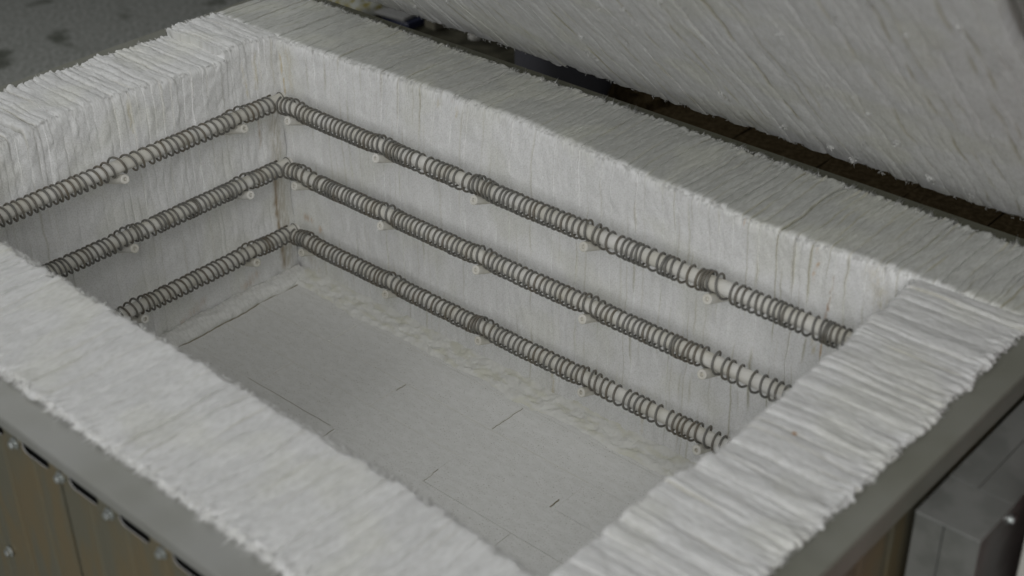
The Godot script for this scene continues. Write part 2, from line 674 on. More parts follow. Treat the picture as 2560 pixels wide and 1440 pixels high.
func fuzz_part(f: Fuzz, parent: Node) -> void:
	var o := put("loose_fibres", commit(f.v, f.n, f.idx), M.fibre_fuzz, parent)
	o.set_meta("kind", "stuff")


func wall_fuzz(part: Node3D, w: Dictionary, joints: Array, outer: float, inner: float) -> void:
	var f := Fuzz.new()
	for j in joints.size() - 1:
		var s0: float = joints[j]
		var s1: float = joints[j + 1]
		var wd := s1 - s0
		for k in int(7 * outer):
			var s := rng.randf_range(s0, s1)
			var hgt := interp(w.top_prof, (s0 + s1) / 2)
			tuft(f, Vector3(s, hgt - rng.randf_range(0.0, 0.007), THK - rng.randf_range(0.0, 0.004)), Vector3(rng.randfn() * 0.25, rng.randf_range(-0.35, 0.35), 1), 5, rng.randf_range(0.003, 0.007) * (0.55 + 0.45 * outer), 0.30, 0.0006, 0.0009)
		if rng.randf() < 0.42 * outer:
			var s := rng.randf_range(s0, s1)
			tuft(f, Vector3(s, interp(w.top_prof, (s0 + s1) / 2) - 0.004, THK - 0.004), Vector3(rng.randfn() * 0.4, 0.35, 1), 34, rng.randf_range(0.007, 0.014) * (0.7 + 0.3 * outer), 0.32, 0.0010, 0.0018)
		for k in int(7 * inner):
			var s := rng.randf_range(s0, s1)
			tuft(f, Vector3(s, interp(w.top_prof, (s0 + s1) / 2) - rng.randf_range(0.0, 0.006), interp(w.in_prof, s) + rng.randf_range(0.0, 0.004)), Vector3(rng.randfn() * 0.3, rng.randf_range(-0.4, 0.3), -1), 5, rng.randf_range(0.0025, 0.006), 0.3, 0.0006, 0.0009)
		for k in int(wd / 0.0045):
			tuft(f, Vector3(rng.randf_range(s0, s1), interp(w.top_prof, (s0 + s1) / 2) - 0.0005, rng.randf_range(0.008, THK - 0.006)), Vector3(rng.randfn() * 0.3, 0.35, rng.randfn()), 2, rng.randf_range(0.002, 0.0045), 0.3, 0.00035, 0.0012)
	fuzz_part(f, part)


# ------------------------------------------------------------------ setting

func structure() -> void:
	var st := new_st()
	st.set_normal(Vector3.UP)
	var pm := PlaneMesh.new()
	pm.size = Vector2(40, 40)
	var arr := pm.get_mesh_arrays()
	var uvs := PackedVector2Array()
	for p in arr[Mesh.ARRAY_VERTEX]:
		uvs.append(Vector2(p.x, p.z))
	arr[Mesh.ARRAY_TEX_UV] = uvs
	arr[Mesh.ARRAY_TEX_UV2] = uvs
	var am := ArrayMesh.new()
	am.add_surface_from_arrays(Mesh.PRIMITIVE_TRIANGLES, arr)
	var g := put("floor", am, M.concrete, self, Vector3(0, FLOOR_Y, 0))
	g.set_meta("kind", "structure")
	g.set_meta("label", "stained grey concrete workshop floor")


# ------------------------------------------------------------------ kiln body

func furnace() -> void:
	var k := thing("electric_furnace", "open top electric kiln lined with white ceramic fibre in a grey steel frame", "furnace")
	furnace_linings(k)
	hearth(k)
	frame(k)
	pegs(k)


func furnace_linings(k: Node3D) -> void:
	var fine := wall_path(false)
	var coarse := wall_path(true)
	var orange := Color(0.66, 0.40, 0.17)
	var rust := Color(0.36, 0.22, 0.10)
	var cream := Color(0.68, 0.60, 0.38)
	var ws := {
		"back": {"seed": 13.0, "stain_near": 0.7, "rim": Color(0.535, 0.54, 0.515), "from": -0.157, "to": LEN + 0.157, "pitch": 0.0128, "pitch_jit": 0.33, "g_top": 0.0017, "g_face": 0.0002, "open": 0.35, "h_jit": 0.0008, "in_jit": 0.0013, "out_jit": 0.0022, "warp": 0.0032, "big": 0.001, "fine": 0.0009, "stain": 0.5, "yellow": 0.6,  # rim colour set darker than on the other walls
			"in_prof": [Vector2(0, -0.002), Vector2(0.216, -0.014), Vector2(0.36, -0.007), Vector2(0.505, 0.004), Vector2(0.676, 0.018), Vector2(0.9, 0.010), Vector2(1.2, -0.004)], "top_prof": [Vector2(0, 0), Vector2(0.6, 0.002), Vector2(1.2, 0.001)],
			"stains": mirrored([[1.067, -0.006, 1.072, -0.027, 0.0022, orange, 0.85], [1.072, -0.027, 1.065, -0.047, 0.0018, orange, 0.8], [1.065, -0.047, 1.066, -0.062, 0.002, orange, 0.5], [1.094, -0.040, 1.091, -0.085, 0.0018, rust, 0.55], [1.091, -0.085, 1.087, -0.110, 0.0024, Color(0.45, 0.24, 0.10), 0.9], [1.086, -0.15, 1.087, -0.172, 0.002, orange, 0.8], [1.072, -0.14, 1.076, -0.165, 0.004, cream, 0.6], [0.959, -0.004, 0.960, -0.014, 0.0018, orange, 0.7], [0.377, -0.012, 0.379, -0.020, 0.003, cream, 0.9], [0.415, -0.012, 0.418, -0.03, 0.002, cream, 0.9], [0.012, -0.03, 0.014, -0.10, 0.004, Color(0.72, 0.58, 0.30), 0.8], [0.03, -0.02, 0.03, -0.09, 0.010, cream, 0.35], [0.03, -0.34, 0.06, -0.345, 0.0035, Color(0.5, 0.3, 0.13), 0.8], [0.05, -0.34, 0.075, -0.352, 0.003, orange, 0.6], [0.02, -0.40, 0.05, -0.44, 0.016, Color(0.5, 0.45, 0.33), 0.4], [1.15, -0.02, 1.19, -0.12, 0.02, cream, 0.3], [0.62, -0.38, 0.62, -0.45, 0.004, cream, 0.6], [0.80, -0.36, 0.80, -0.44, 0.003, cream, 0.5]])},
		"front": {"seed": 47.0, "from": -0.157, "to": LEN + 0.157, "pitch": 0.018, "pitch_jit": 0.35, "g_top": 0.0019, "g_face": 0.0006, "open": 0.3, "h_jit": 0.0012, "in_jit": 0.0018, "out_jit": 0.0024, "warp": 0.003, "big": 0.0024, "fine": 0.0007, "stain": 0.3, "yellow": 0.55,
			"in_prof": [Vector2(0, -0.006), Vector2(1.0, -0.006), Vector2(1.2, 0.006)], "top_prof": [Vector2(0, 0), Vector2(1.2, 0)]},
		"left": {"seed": 71.0, "from": 0.0, "to": WID, "pitch": 0.0128, "pitch_jit": 0.26, "g_top": 0.0033, "g_face": 0.0006, "open": 0.6, "h_jit": 0.0018, "in_jit": 0.0011, "out_jit": 0.0022, "warp": 0.0022, "big": 0.0022, "fine": 0.0008, "stain": 0.4, "yellow": 0.6,
			"in_prof": [Vector2(0, -0.008), Vector2(0.062, 0.004), Vector2(0.106, -0.004), Vector2(0.116, -0.010), Vector2(0.2, -0.009), Vector2(0.34, 0.010), Vector2(0.55, -0.002)], "top_prof": [Vector2(0, 0.003), Vector2(0.03, 0.006), Vector2(0.105, 0.009), Vector2(0.114, -0.0045), Vector2(0.15, -0.004), Vector2(0.3, 0.0), Vector2(0.69, 0.001)],
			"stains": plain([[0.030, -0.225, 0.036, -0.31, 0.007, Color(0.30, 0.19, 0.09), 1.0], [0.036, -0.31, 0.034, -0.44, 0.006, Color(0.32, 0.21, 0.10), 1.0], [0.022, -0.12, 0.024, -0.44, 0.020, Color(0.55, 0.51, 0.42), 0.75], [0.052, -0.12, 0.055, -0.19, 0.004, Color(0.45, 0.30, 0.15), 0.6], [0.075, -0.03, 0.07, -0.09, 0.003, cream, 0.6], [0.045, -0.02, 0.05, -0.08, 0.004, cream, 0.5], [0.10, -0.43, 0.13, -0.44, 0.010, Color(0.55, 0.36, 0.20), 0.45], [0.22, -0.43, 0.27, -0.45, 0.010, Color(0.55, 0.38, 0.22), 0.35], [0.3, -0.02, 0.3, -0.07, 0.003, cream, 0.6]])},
		"right": {"seed": 95.0, "from": 0.0, "to": WID, "pitch": 0.013, "pitch_jit": 0.28, "g_top": 0.0014, "g_face": 0.0006, "open": 0.55, "h_jit": 0.0011, "in_jit": 0.001, "out_jit": 0.0018, "warp": 0.002, "big": 0.002, "fine": 0.0005, "stain": 0.5, "yellow": 0.5,
			"in_prof": [Vector2(0, -0.001), Vector2(0.175, -0.002), Vector2(0.265, 0.010), Vector2(0.46, 0.006), Vector2(0.69, 0.0)], "top_prof": [Vector2(0, 0.0), Vector2(0.53, 0.0), Vector2(0.575, 0.004), Vector2(0.61, -0.001), Vector2(0.69, 0.0)]},
	}
	var places := {"back": [Vector3(LEN, 0, 0), PI], "front": [Vector3(0, 0, WID), 0.0], "left": [Vector3.ZERO, -PI / 2], "right": [Vector3(LEN, 0, WID), PI / 2]}
	for side in ["back", "left", "front", "right"]:
		var w: Dictionary = ws[side]
		# behind the layers a solid core keeps the joints closed
		var part := put("fibre_wall", box(Vector3(w.from + 0.004, -DEP - 0.05, 0.016), Vector3(w.to - 0.004, -0.018, THK - 0.012), 0.004), M.core, k, places[side][0])
		part.rotation.y = places[side][1]
		part.set_meta("label", {"back": "long back wall with the darker grey top under the lid", "left": "short wall whose top layers step up near the corner", "front": "long wall nearest the slotted steel panels", "right": "short wall beside the grey duct"}[side])
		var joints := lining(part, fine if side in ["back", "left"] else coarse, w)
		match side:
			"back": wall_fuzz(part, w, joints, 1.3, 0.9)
			"left": wall_fuzz(part, w, joints, 0.8, 0.5)
			"front": wall_fuzz(part, w, joints, 2.2, 2.0)
			"right": wall_fuzz(part, w, joints, 0.6, 0.5)


func mirrored(list: Array) -> Array:
	return plain(list.map(func(a): return [LEN - a[0], a[1], LEN - a[2], a[3], a[4], a[5], a[6]]))


func plain(list: Array) -> Array:
	return list.map(func(a): return [Vector2(a[0], a[1]), Vector2(a[2], a[3]), a[4], a[5], a[6]])


func hearth(k: Node3D) -> void:
	var y := -DEP
	var base := put("hearth", box(Vector3(-0.03, y - 0.08, -0.03), Vector3(LEN + 0.03, y - 0.0009, WID + 0.03), 0.0003), M.joint_fill, k)
	var edges := [-0.01]
	var z := 0.045
	while z < WID:
		edges.append(z)
		z += 0.08
	edges.append(WID + 0.02)
	for r in edges.size() - 1:
		var xs := [-0.02]
		var x := 0.22 if r % 2 == 1 else 0.03
		while x < LEN:
			if x > 0.05:
				xs.append(x + rng.randfn(0, 0.004))
			x += 0.38
		xs.append(LEN + 0.02)
		for i in xs.size() - 1:
			var g0 := rng.randf_range(0.0003, 0.0006)
			var g1 := rng.randf_range(0.0003, 0.0006)
			var top := y + rng.randf_range(-0.0005, 0.0005)
			put("brick", brick_mesh(Vector3(xs[i] + g0, y - 0.03, edges[r] + rng.randf_range(0.0003, 0.0006)), Vector3(xs[i + 1] - g1, top, edges[r + 1] - rng.randf_range(0.0003, 0.0006))), M.brick_wash, base)
	# a rolled strip of blanket lies along the foot of the short wall
	var v := PackedVector3Array()
	var n := PackedVector3Array()
	var c := PackedColorArray()
	var uv := PackedVector2Array()
	var idx := PackedInt32Array()
	var nz := 150
	var na := 18
	for i in nz:
		var zz := 0.006 + (WID - 0.01) * i / (nz - 1.0)
		var wdt := 0.037 + 0.005 * n1.get_noise_1d(zz * 9.0) + 0.002 * n1.get_noise_1d(zz * 50.0)
		var hh := 0.015 + 0.005 * n1.get_noise_1d(zz * 12.0 + 40.0)
		if zz < 0.03:
			wdt *= 0.8 + 0.2 * zz / 0.03
		for a in na:
			var u := a / (na - 1.0)
			var ang := PI * (0.86 - 0.86 * u)
			var px := wdt * (0.44 - 0.56 * cos(ang)) - 0.004
			px = wdt * 0.5 - wdt * 0.52 * cos(PI - ang) - 0.004
			var py := y - 0.002 + hh * pow(absf(sin(ang)), 0.75) + 0.006 * (1.0 - u)
			py += 0.0036 * n2.get_noise_2d(zz * 30.0, u * 4.0) * (1.0 - u * 0.5)
			px += 0.0026 * n2.get_noise_2d(zz * 55.0 + 7.0, u * 5.0)
			v.append(Vector3(px, py, zz))
			uv.append(Vector2(zz, u * 0.05))
			var tt := 0.87 + 0.03 * n1.get_noise_2d(zz * 30.0, u * 4.0)
			c.append(Color(tt, tt, tt * 0.97))
	for i in nz:
		for a in na:
			var ds := v[mini(i + 1, nz - 1) * na + a] - v[maxi(i - 1, 0) * na + a]
			var dt := v[i * na + mini(a + 1, na - 1)] - v[i * na + maxi(a - 1, 0)]
			var nn := ds.cross(dt).normalized()
			n.append(nn if nn.dot(Vector3(1, 1, 0)) > 0 else -nn)
	for i in nz - 1:
		for a in na - 1:
			var q := i * na + a
			idx.append_array([q, q + na, q + 1, q + 1, q + na, q + na + 1])
	put("blanket_strip", commit(v, n, idx, c, uv), M.fibre, k)
	# the crack beside it, filled with brown mud
	var crack := PackedVector3Array()
	for i in 90:
		var zz := 0.03 + 0.5 * i / 89.0
		crack.append(Vector3(0.0365 + 0.005 * n1.get_noise_1d(zz * 9.0) + 0.0012 * n1.get_noise_1d(zz * 60.0), y - 0.0008 - 0.0011 * absf(n1.get_noise_1d(zz * 22.0 + 5.0)), zz))
	put("crack_filling", tube(crack, 0.0019, 5), M.joint_mud, k)
	# a trowelled fillet of mortar along the foot of the long wall
	v = PackedVector3Array()
	n = PackedVector3Array()
	c = PackedColorArray()
	idx = PackedInt32Array()
	var nx := 330
	na = 16
	for i in nx:
		var x := 0.012 + (LEN - 0.014) * i / (nx - 1.0)
		var wdt := 0.046 + 0.006 * n1.get_noise_1d(x * 8.0 + 90.0) + 0.003 * n1.get_noise_1d(x * 45.0)
		for a in na:
			var u := a / (na - 1.0)
			var h := 0.014 * pow(1.0 - u, 2.2) + 0.0060 * (1.0 - smoothstep(0.80, 1.0, u))
			h += 0.0040 * n2.get_noise_2d(x * 26.0, u * 2.5) * (1.0 - smoothstep(0.7, 1.0, u))
			h += 0.0018 * absf(n1.get_noise_2d(x * 70.0, u * 6.0)) * (1.0 - smoothstep(0.85, 1.0, u))
			v.append(Vector3(x, y - 0.002 + maxf(h, 0.0005), u * wdt - 0.004))
			var st := clampf(n2.get_noise_2d(x * 14.0 + 31.0, u * 2.0) * 1.2, 0.0, 0.6)
			var cc := Color(1, 1, 1).lerp(Color(0.86, 0.85, 0.74), st)
			c.append(cc)
	for i in nx:
		for a in na:
			var ds := v[mini(i + 1, nx - 1) * na + a] - v[maxi(i - 1, 0) * na + a]
			var dt := v[i * na + mini(a + 1, na - 1)] - v[i * na + maxi(a - 1, 0)]
			var nn := ds.cross(dt).normalized()
			n.append(nn if nn.y > 0 else -nn)
	for i in nx - 1:
		for a in na - 1:
			var q := i * na + a
			idx.append_array([q, q + 1, q + na, q + 1, q + na + 1, q + na])
	put("mortar_fillet", commit(v, n, idx, c), M.mortar, k)
	# the two places where a joint has opened
	for o in [[0.609, 0.284, 0.606, 0.250, 0.0016], [0.790, 0.206, 0.789, 0.184, 0.0014], [0.600, 0.123, 0.601, 0.052, 0.0008], [0.411, 0.150, 0.412, 0.128, 0.0007], [0.411, 0.287, 0.413, 0.316, 0.0010], [0.20, 0.286, 0.40, 0.284, 0.0004]]:
		var line := PackedVector3Array()
		for i in 14:
			var u := i / 13.0
			line.append(Vector3(lerpf(o[0], o[2], u) + 0.0011 * n1.get_noise_1d(u * 9.0 + o[0] * 50.0), y + 0.0004 - o[4] * 0.45 - 0.0004 * absf(n1.get_noise_1d(u * 6.0 + o[1] * 31.0)), lerpf(o[1], o[3], u) + 0.0011 * n1.get_noise_1d(u * 8.0 + o[1] * 70.0)))
		put("joint_crack", tube(line, o[4] * 0.75, 5), M.joint_mud, base)


func brick_mesh(lo: Vector3, hi: Vector3) -> ArrayMesh:
	return box(lo, hi, rng.randf_range(0.0003, 0.0005))


func frame(k: Node3D) -> void:
	var x0 := -0.190
	var x1 := LEN + 0.187
	var z0 := -0.187
	var z1 := 0.887
	var t := -0.0085
	var inn := 0.062
	# four folded steel rails round the rim
	for side in 4:
		var st := new_st()
		match side:
			0:
				add_box(st, Vector3(x0, t - 0.005, z1 - inn), Vector3(x1, t, z1), 0.0016)
				add_box(st, Vector3(x0 + 0.0005, t - 0.017, z1 - 0.006), Vector3(x1 - 0.0005, t - 0.0052, z1 - 0.0006), 0.0012)
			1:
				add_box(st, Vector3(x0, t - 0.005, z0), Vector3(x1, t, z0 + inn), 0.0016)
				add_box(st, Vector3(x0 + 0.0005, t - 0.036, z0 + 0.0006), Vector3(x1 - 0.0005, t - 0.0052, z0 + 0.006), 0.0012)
			2:
				add_box(st, Vector3(x0, t - 0.005, z0 + inn + 0.0004), Vector3(x0 + inn, t, z1 - inn - 0.0004), 0.0016)
				add_box(st, Vector3(x0 + 0.0006, t - 0.036, z0 + 0.0065), Vector3(x0 + 0.006, t - 0.0052, z1 - 0.0065), 0.0012)
			3:
				add_box(st, Vector3(x1 - inn, t - 0.005, z0 + inn + 0.0004), Vector3(x1, t, z1 - inn - 0.0004), 0.0016)
				add_box(st, Vector3(x1 - 0.006, t - 0.036, z0 + 0.0065), Vector3(x1 - 0.0006, t - 0.0052, z1 - 0.0065), 0.0012)
		put("frame_rail", st.commit(), [M.frame_steel, M.rail_olive_shaded, M.rail_grey, M.rail_grey][side], k)
	# dark inside of the casing
	put("casing", box(Vector3(x0 + 0.014, -0.66, z0 + 0.014), Vector3(x1 - 0.014, -DEP - 0.09, z1 - 0.014), 0.002), M.dark_inside, k)
	put("inner_liner", box(Vector3(x0 + 0.05, -0.66, z1 - 0.018), Vector3(x1 - 0.05, -0.013, z1 - 0.014), 0.001), M.dark_inside, k)
	# slotted strip below the front rail
	var strip := CSGCombiner3D.new()
	strip.name = "slotted_strip"
	k.add_child(strip, true)
	var body := CSGBox3D.new()
	body.name = "strip_body"
	body.size = Vector3(x1 - x0 - 0.01, 0.028, 0.001)
	body.position = Vector3((x0 + x1) / 2, -0.0335, z1 - 0.0035)
	body.material = M.panel_sheet
	strip.add_child(body, true)
	for i in 15:
		var cx := 0.648 + 0.0887 * (i - 8)
		for e in [-1, 0, 1]:
			var cut: CSGShape3D
			if e == 0:
				cut = CSGBox3D.new()
				cut.size = Vector3(0.034, 0.0180, 0.02)
			else:
				cut = CSGCylinder3D.new()
				cut.radius = 0.0090
				cut.height = 0.02
				cut.sides = 20
				cut.rotation.x = PI / 2
			cut.name = "slot_cut"
			cut.operation = CSGShape3D.OPERATION_SUBTRACTION
			cut.position = Vector3(cx + e * 0.017, -0.0325, z1 - 0.0035)
			strip.add_child(cut, true)
	# front sheets with shallow folds; they meet in a joint below a slot
	for span in [[x0 + 0.005, 0.6875], [0.6895, x1 - 0.005]]:
		put("front_panel", folded_sheet(span[0], span[1], -0.64, -0.0478, z1 - 0.005), M.panel_sheet, k)
	var bolt := hexagon_bolt(0.0048, 0.007)
	for i in 15:
		put("bolt", bolt, M.zinc, k, Vector3(0.609 + 0.0877 * (i - 8), -0.0365, z1 - 0.0022))
	for x in [0.523, 0.523 - 0.35, 0.523 + 0.35]:
		put("bolt", bolt, M.zinc, k, Vector3(x, -0.244, z1 - 0.0038))
	# side sheets and legs
	var side_sheet := put("side_panel", folded_sheet(-0.86, 0.16, -0.64, -0.044, 0.0), M.panel_sheet, k, Vector3(x1 - 0.012, 0, 0))
	side_sheet.rotation.y = PI / 2
	var other := put("side_panel", folded_sheet(-0.16, 0.86, -0.64, -0.044, 0.0), M.panel_sheet, k, Vector3(x0 + 0.006, 0, 0))
	other.rotation.y = -PI / 2
	var rear := put("rear_panel", folded_sheet(-x1 + 0.01, -x0 - 0.01, -0.64, -0.044, 0.0), M.panel_sheet, k, Vector3(0, 0, z0 + 0.006))
	rear.rotation.y = PI
	for x in [x0 + 0.03, x1 - 0.07]:
		for z in [z0 + 0.03, z1 - 0.07]:
			put("leg", box(Vector3(x, FLOOR_Y, z), Vector3(x + 0.04, -0.655, z + 0.04), 0.003), M.frame_steel, k)


func folded_sheet(s0: float, s1: float, y0: float, y1: float, z: float) -> ArrayMesh:
	var st := new_st()
	var s := s0
	var up := false
	while s < s1 - 0.001:
		var e := minf(s + (0.050 if not up else 0.014), s1)
		var d := -0.0011 if up else 0.0
		quad(st, Vector3(s + 0.002, y0, z + d), Vector3(e - 0.002, y0, z + d), Vector3(e - 0.002, y1, z + d), Vector3(s + 0.002, y1, z + d), Vector3.BACK)
		if s > s0:
			var pd := 0.0 if up else -0.0011
			quad(st, Vector3(s - 0.002, y0, z + pd), Vector3(s + 0.002, y0, z + d), Vector3(s + 0.002, y1, z + d), Vector3(s - 0.002, y1, z + pd), Vector3.BACK)
		s = e
		up = not up
	# back and ends give the sheet its thickness
	quad(st, Vector3(s0 + 0.002, y0, z - 0.003), Vector3(s1 - 0.002, y0, z - 0.003), Vector3(s1 - 0.002, y1, z - 0.003), Vector3(s0 + 0.002, y1, z - 0.003), Vector3.FORWARD)
	quad(st, Vector3(s0 + 0.002, y0, z - 0.003), Vector3(s0 + 0.002, y0, z), Vector3(s0 + 0.002, y1, z), Vector3(s0 + 0.002, y1, z - 0.003), Vector3.LEFT)
	quad(st, Vector3(s1 - 0.002, y0, z - 0.003), Vector3(s1 - 0.002, y0, z), Vector3(s1 - 0.002, y1, z), Vector3(s1 - 0.002, y1, z - 0.003), Vector3.RIGHT)
	return st.commit()


func pegs(k: Node3D) -> void:
	# hollow ceramic pegs slope up out of the wall; the tubes lie in the angle
	var r := 0.0075
	var mesh := lathe([Vector2(0.0001, 0.1005), Vector2(0.0026, 0.1005), Vector2(0.0032, 0.1053), Vector2(0.0036, 0.1055), Vector2(0.0066, 0.1055), Vector2(r, 0.1045), Vector2(r, 0.0)], 20)
	var slope := deg_to_rad(20)
	for row in 3:
		for i in 5:
			var tip := Vector3(0.111 + 0.2108 * i, ROWS[row] - 0.0145, 0.0805)
			peg(k, mesh, tip, Vector3(rng.randfn(0, 0.02), sin(slope), cos(slope)))
		for z in [0.144, 0.378, 0.612]:
			var tip := Vector3(0.0805, ROWS[row] - 0.0145, z + 0.004 * row)
			peg(k, mesh, tip, Vector3(cos(slope), sin(slope), rng.randfn(0, 0.02)))


func peg(k: Node3D, mesh: Mesh, tip: Vector3, dir: Vector3) -> void:
	dir = dir.normalized()
	var o := put("ceramic_peg", mesh, M.ceramic, k, tip - dir * 0.1055)
	var side := dir.cross(Vector3.UP).normalized()
	o.basis = Basis(side, dir, side.cross(dir))


# ------------------------------------------------------------------ lid

func lid() -> void:
	var ang := deg_to_rad(44)
	var l := thing("furnace_lid", "raised kiln lid lined with white fibre strips, tilted over the back wall", "lid", Vector3(0, -0.008, -0.228))
	l.basis = Basis(Vector3.RIGHT, Vector3(0, sin(ang), cos(ang)), Vector3(0, -cos(ang), sin(ang)))
	var high := 1.0
	var w := {"seed": 133.0, "lid": true, "from": -0.157, "to": LEN + 0.147, "pitch": 0.0195, "pitch_jit": 0.35, "g_top": 0.0014, "g_face": 0.003, "open": 0.35, "h_jit": 0.0006, "in_jit": 0.004, "out_jit": 0.0, "warp": 0.0034, "big": 0.0013, "fine": 0.0004, "stain": 1.15, "yellow": 0.8,
		"in_prof": [Vector2(0, 0), Vector2(1.2, 0)], "top_prof": [Vector2(0, 0), Vector2(1.2, 0)]}
	var joints := lining(l, lid_path(high), w)
	var f := Fuzz.new()
	for j in joints.size() - 1:
		for k in 5:
			var s := rng.randf_range(joints[j], joints[j + 1])
			tuft(f, Vector3(s, rng.randf_range(0.0, 0.005), -rng.randf_range(0.0, 0.008)), Vector3(rng.randfn() * 0.3, -1, 0.3), 5, rng.randf_range(0.003, 0.006), 0.35, 0.0007, 0.0012)
		for k in 16:
			tuft(f, Vector3(rng.randf_range(joints[j], joints[j + 1]), rng.randf_range(0.0, high), -0.001), Vector3(rng.randfn() * 0.4, rng.randfn(), 0.4), 2, rng.randf_range(0.003, 0.006), 0.3, 0.0004, 0.001)
	for k in 70:
		tuft(f, Vector3(rng.randf_range(0.1, 1.34), rng.randf_range(0.02, 0.75), 0.0), Vector3(rng.randfn() * 0.5, rng.randfn() * 0.5, 0.6), 30, rng.randf_range(0.004, 0.009), 0.6, 0.0008, 0.0025)
	fuzz_part(f, l)
	put("blanket_core", box(Vector3(-0.150, 0.016, -0.148), Vector3(LEN + 0.140, high + 0.006, -0.015), 0.004), M.core, l)
	# steel tray that carries the blanket, set back from its face
	var st := new_st()
	add_box(st, Vector3(-0.170, 0.012, -0.170), Vector3(LEN + 0.170, high + 0.015, -0.150), 0.003)
	add_box(st, Vector3(LEN + 0.154, 0.012, -0.1498), Vector3(LEN + 0.160, high + 0.015, -0.016), 0.002)
	add_box(st, Vector3(-0.170, 0.012, -0.1498), Vector3(-0.164, high + 0.015, -0.016), 0.002)
	add_box(st, Vector3(-0.1635, high + 0.009, -0.1498), Vector3(LEN + 0.1635, high + 0.0148, -0.016), 0.002)
	put("lid_tray", st.commit(), M.frame_steel, l)
	for x in [-0.165, LEN + 0.145]:
		put("hinge", box(Vector3(x, -0.03, -0.155), Vector3(x + 0.022, 0.03, -0.01), 0.003), M.frame_steel, l)


# ------------------------------------------------------------------ heating elements

func coil(length: float, pitch: float, dense: Array, sparse: Array, supports: Array, brown: float) -> ArrayMesh:
	# helix about +x, hanging on the tube
	var at := [0.0]
	while at[-1] < length:
		var x: float = at[-1]
		var p := pitch * (1.0 + 0.08 * rng.randfn())
		for d in dense:
			p *= 1.0 - 0.34 * exp(-pow((x - d) / 0.014, 2))
		for d in sparse:
			p *= 1.0 + 0.9 * exp(-pow((x - d) / 0.012, 2))
		for s in supports:
			if absf(x - s + 0.002) < 0.009:
				p *= 1.5
		at.append(x + clampf(p, 0.0045, 0.024))
	var R := 0.0143
	var pts := PackedVector3Array()
	var cols := PackedColorArray()
	var seg := 22
	var tilt := []
	var tilt2 := []
	for i in at.size():
		tilt.append(rng.randfn(0.0, 0.06))
		tilt2.append(rng.randfn(0.0, 0.06))
	for i in at.size() - 1:
		for k in seg:
			var u := k / float(seg)
			var th := TAU * u
			var x := lerpf(at[i], at[i + 1], u)
			var dy := -0.0021 + 0.0004 * n1.get_noise_1d(i * 0.7)
			for s in supports:
				dy += 0.0048 * exp(-pow((x - s) / 0.018, 2))
			var dz := 0.0008 * n1.get_noise_1d(i * 0.45 + 30.0)
			var tl := lerpf(tilt[i], tilt[i + 1], u)
			var tl2 := lerpf(tilt2[i], tilt2[i + 1], u)
			pts.append(Vector3(x + R * (cos(th) * tl + sin(th) * tl2), dy + R * cos(th), dz + R * sin(th)))
			var b := clampf(brown + 0.4 * n1.get_noise_1d(x * 30.0 + th * 0.2) + 0.15 * n1.get_noise_1d(x * 200.0), 0.0, 1.0)
			cols.append(Color(0.205, 0.203, 0.188).lerp(Color(0.195, 0.157, 0.105), b))
	return tube(pts, 0.00178, 7, cols)


func elements() -> void:
	var back_names := ["topmost", "middle", "lowest"]
	var dense := [[0.347, 0.521, 0.54, 0.822, 0.873, 0.935, 0.945, 1.06, 1.117, 1.122], [0.189, 0.337, 0.897], [0.101, 0.512]]
	var sparse := [[0.404, 0.492, 0.776, 0.85, 0.906, 0.958, 1.101], [0.129, 0.958, 1.004, 1.03], [0.795, 0.869]]
	var ldense := [[], [0.33, 0.372, 0.263, 0.189, 0.525], [0.12]]
	var lsparse := [[0.372, 0.387, 0.335], [0.348], []]
	var b_sup := []
	for i in 5:
		b_sup.append(0.111 + 0.2108 * i)
	for row in 3:
		var e := thing("heating_element", "%s of the three long wire coils on white tubes along the back wall" % back_names[row], "heating element", Vector3(0.0765, ROWS[row], OFF), "wire coil heating elements")
		var length := LEN - 0.0765 - 0.012
		put("ceramic_tube", rod(length), M.ceramic, e)
		var sh := func(a: Array) -> Array: return a.map(func(x): return x - 0.0785)
		var co := put("wire_coil", coil(length - 0.006, 0.0101, sh.call(dense[row]), sh.call(sparse[row]), sh.call(b_sup), [0.12, 0.15, 0.25][row]), M.oxidised_wire, e)
		co.position.x = 0.002
	for row in 3:
		var e := thing("heating_element", "%s of the three short wire coils on white tubes along the left wall" % back_names[row], "heating element", Vector3(OFF, ROWS[row], WID - 0.006), "wire coil heating elements")
		e.rotation.y = PI / 2
		var length := WID - 0.050
		put("ceramic_tube", rod(length), M.ceramic, e)
		var conv := func(a: Array) -> Array: return a.map(func(z): return WID - 0.006 - z)
		put("wire_coil", coil(length - 0.027, [0.0112, 0.0104, 0.0110][row], conv.call(ldense[row]), conv.call(lsparse[row]), conv.call([0.144 + 0.004 * row, 0.378 + 0.004 * row, 0.612 + 0.004 * row]), [0.3, 0.1, 0.3][row]), M.oxidised_wire, e)
		# thin lead that bends round the end of the tube
		var lead := PackedVector3Array()
		for i in 16:
			var a := -0.5 + 3.4 * i / 15.0
			lead.append(Vector3(length - 0.009 + 0.004 * i / 15.0, 0.0118 * sin(a), 0.0118 * cos(a)))
		var lc := PackedColorArray()
		lc.resize(16)
		lc.fill(Color(0.12, 0.11, 0.09))
		put("wire_lead", tube(lead, 0.0007, 6, lc), M.oxidised_wire, e)


func rod(length: float) -> ArrayMesh:
	# hollow tube along +x
	var m := lathe([Vector2(0.0050, 0.012), Vector2(0.0050, 0.0006), Vector2(0.0056, 0.0), Vector2(0.0098, 0.0), Vector2(0.0104, 0.0006), Vector2(0.0104, length - 0.0006), Vector2(0.0098, length), Vector2(0.0056, length), Vector2(0.0050, length - 0.0006), Vector2(0.0050, length - 0.012)], 24)
	var st := new_st()
	st.append_from(m, 0, Transform3D(Basis(Vector3.FORWARD, Vector3.RIGHT, Vector3.DOWN), Vector3.ZERO))
	return st.commit()


# ------------------------------------------------------------------ control cabinet on the right

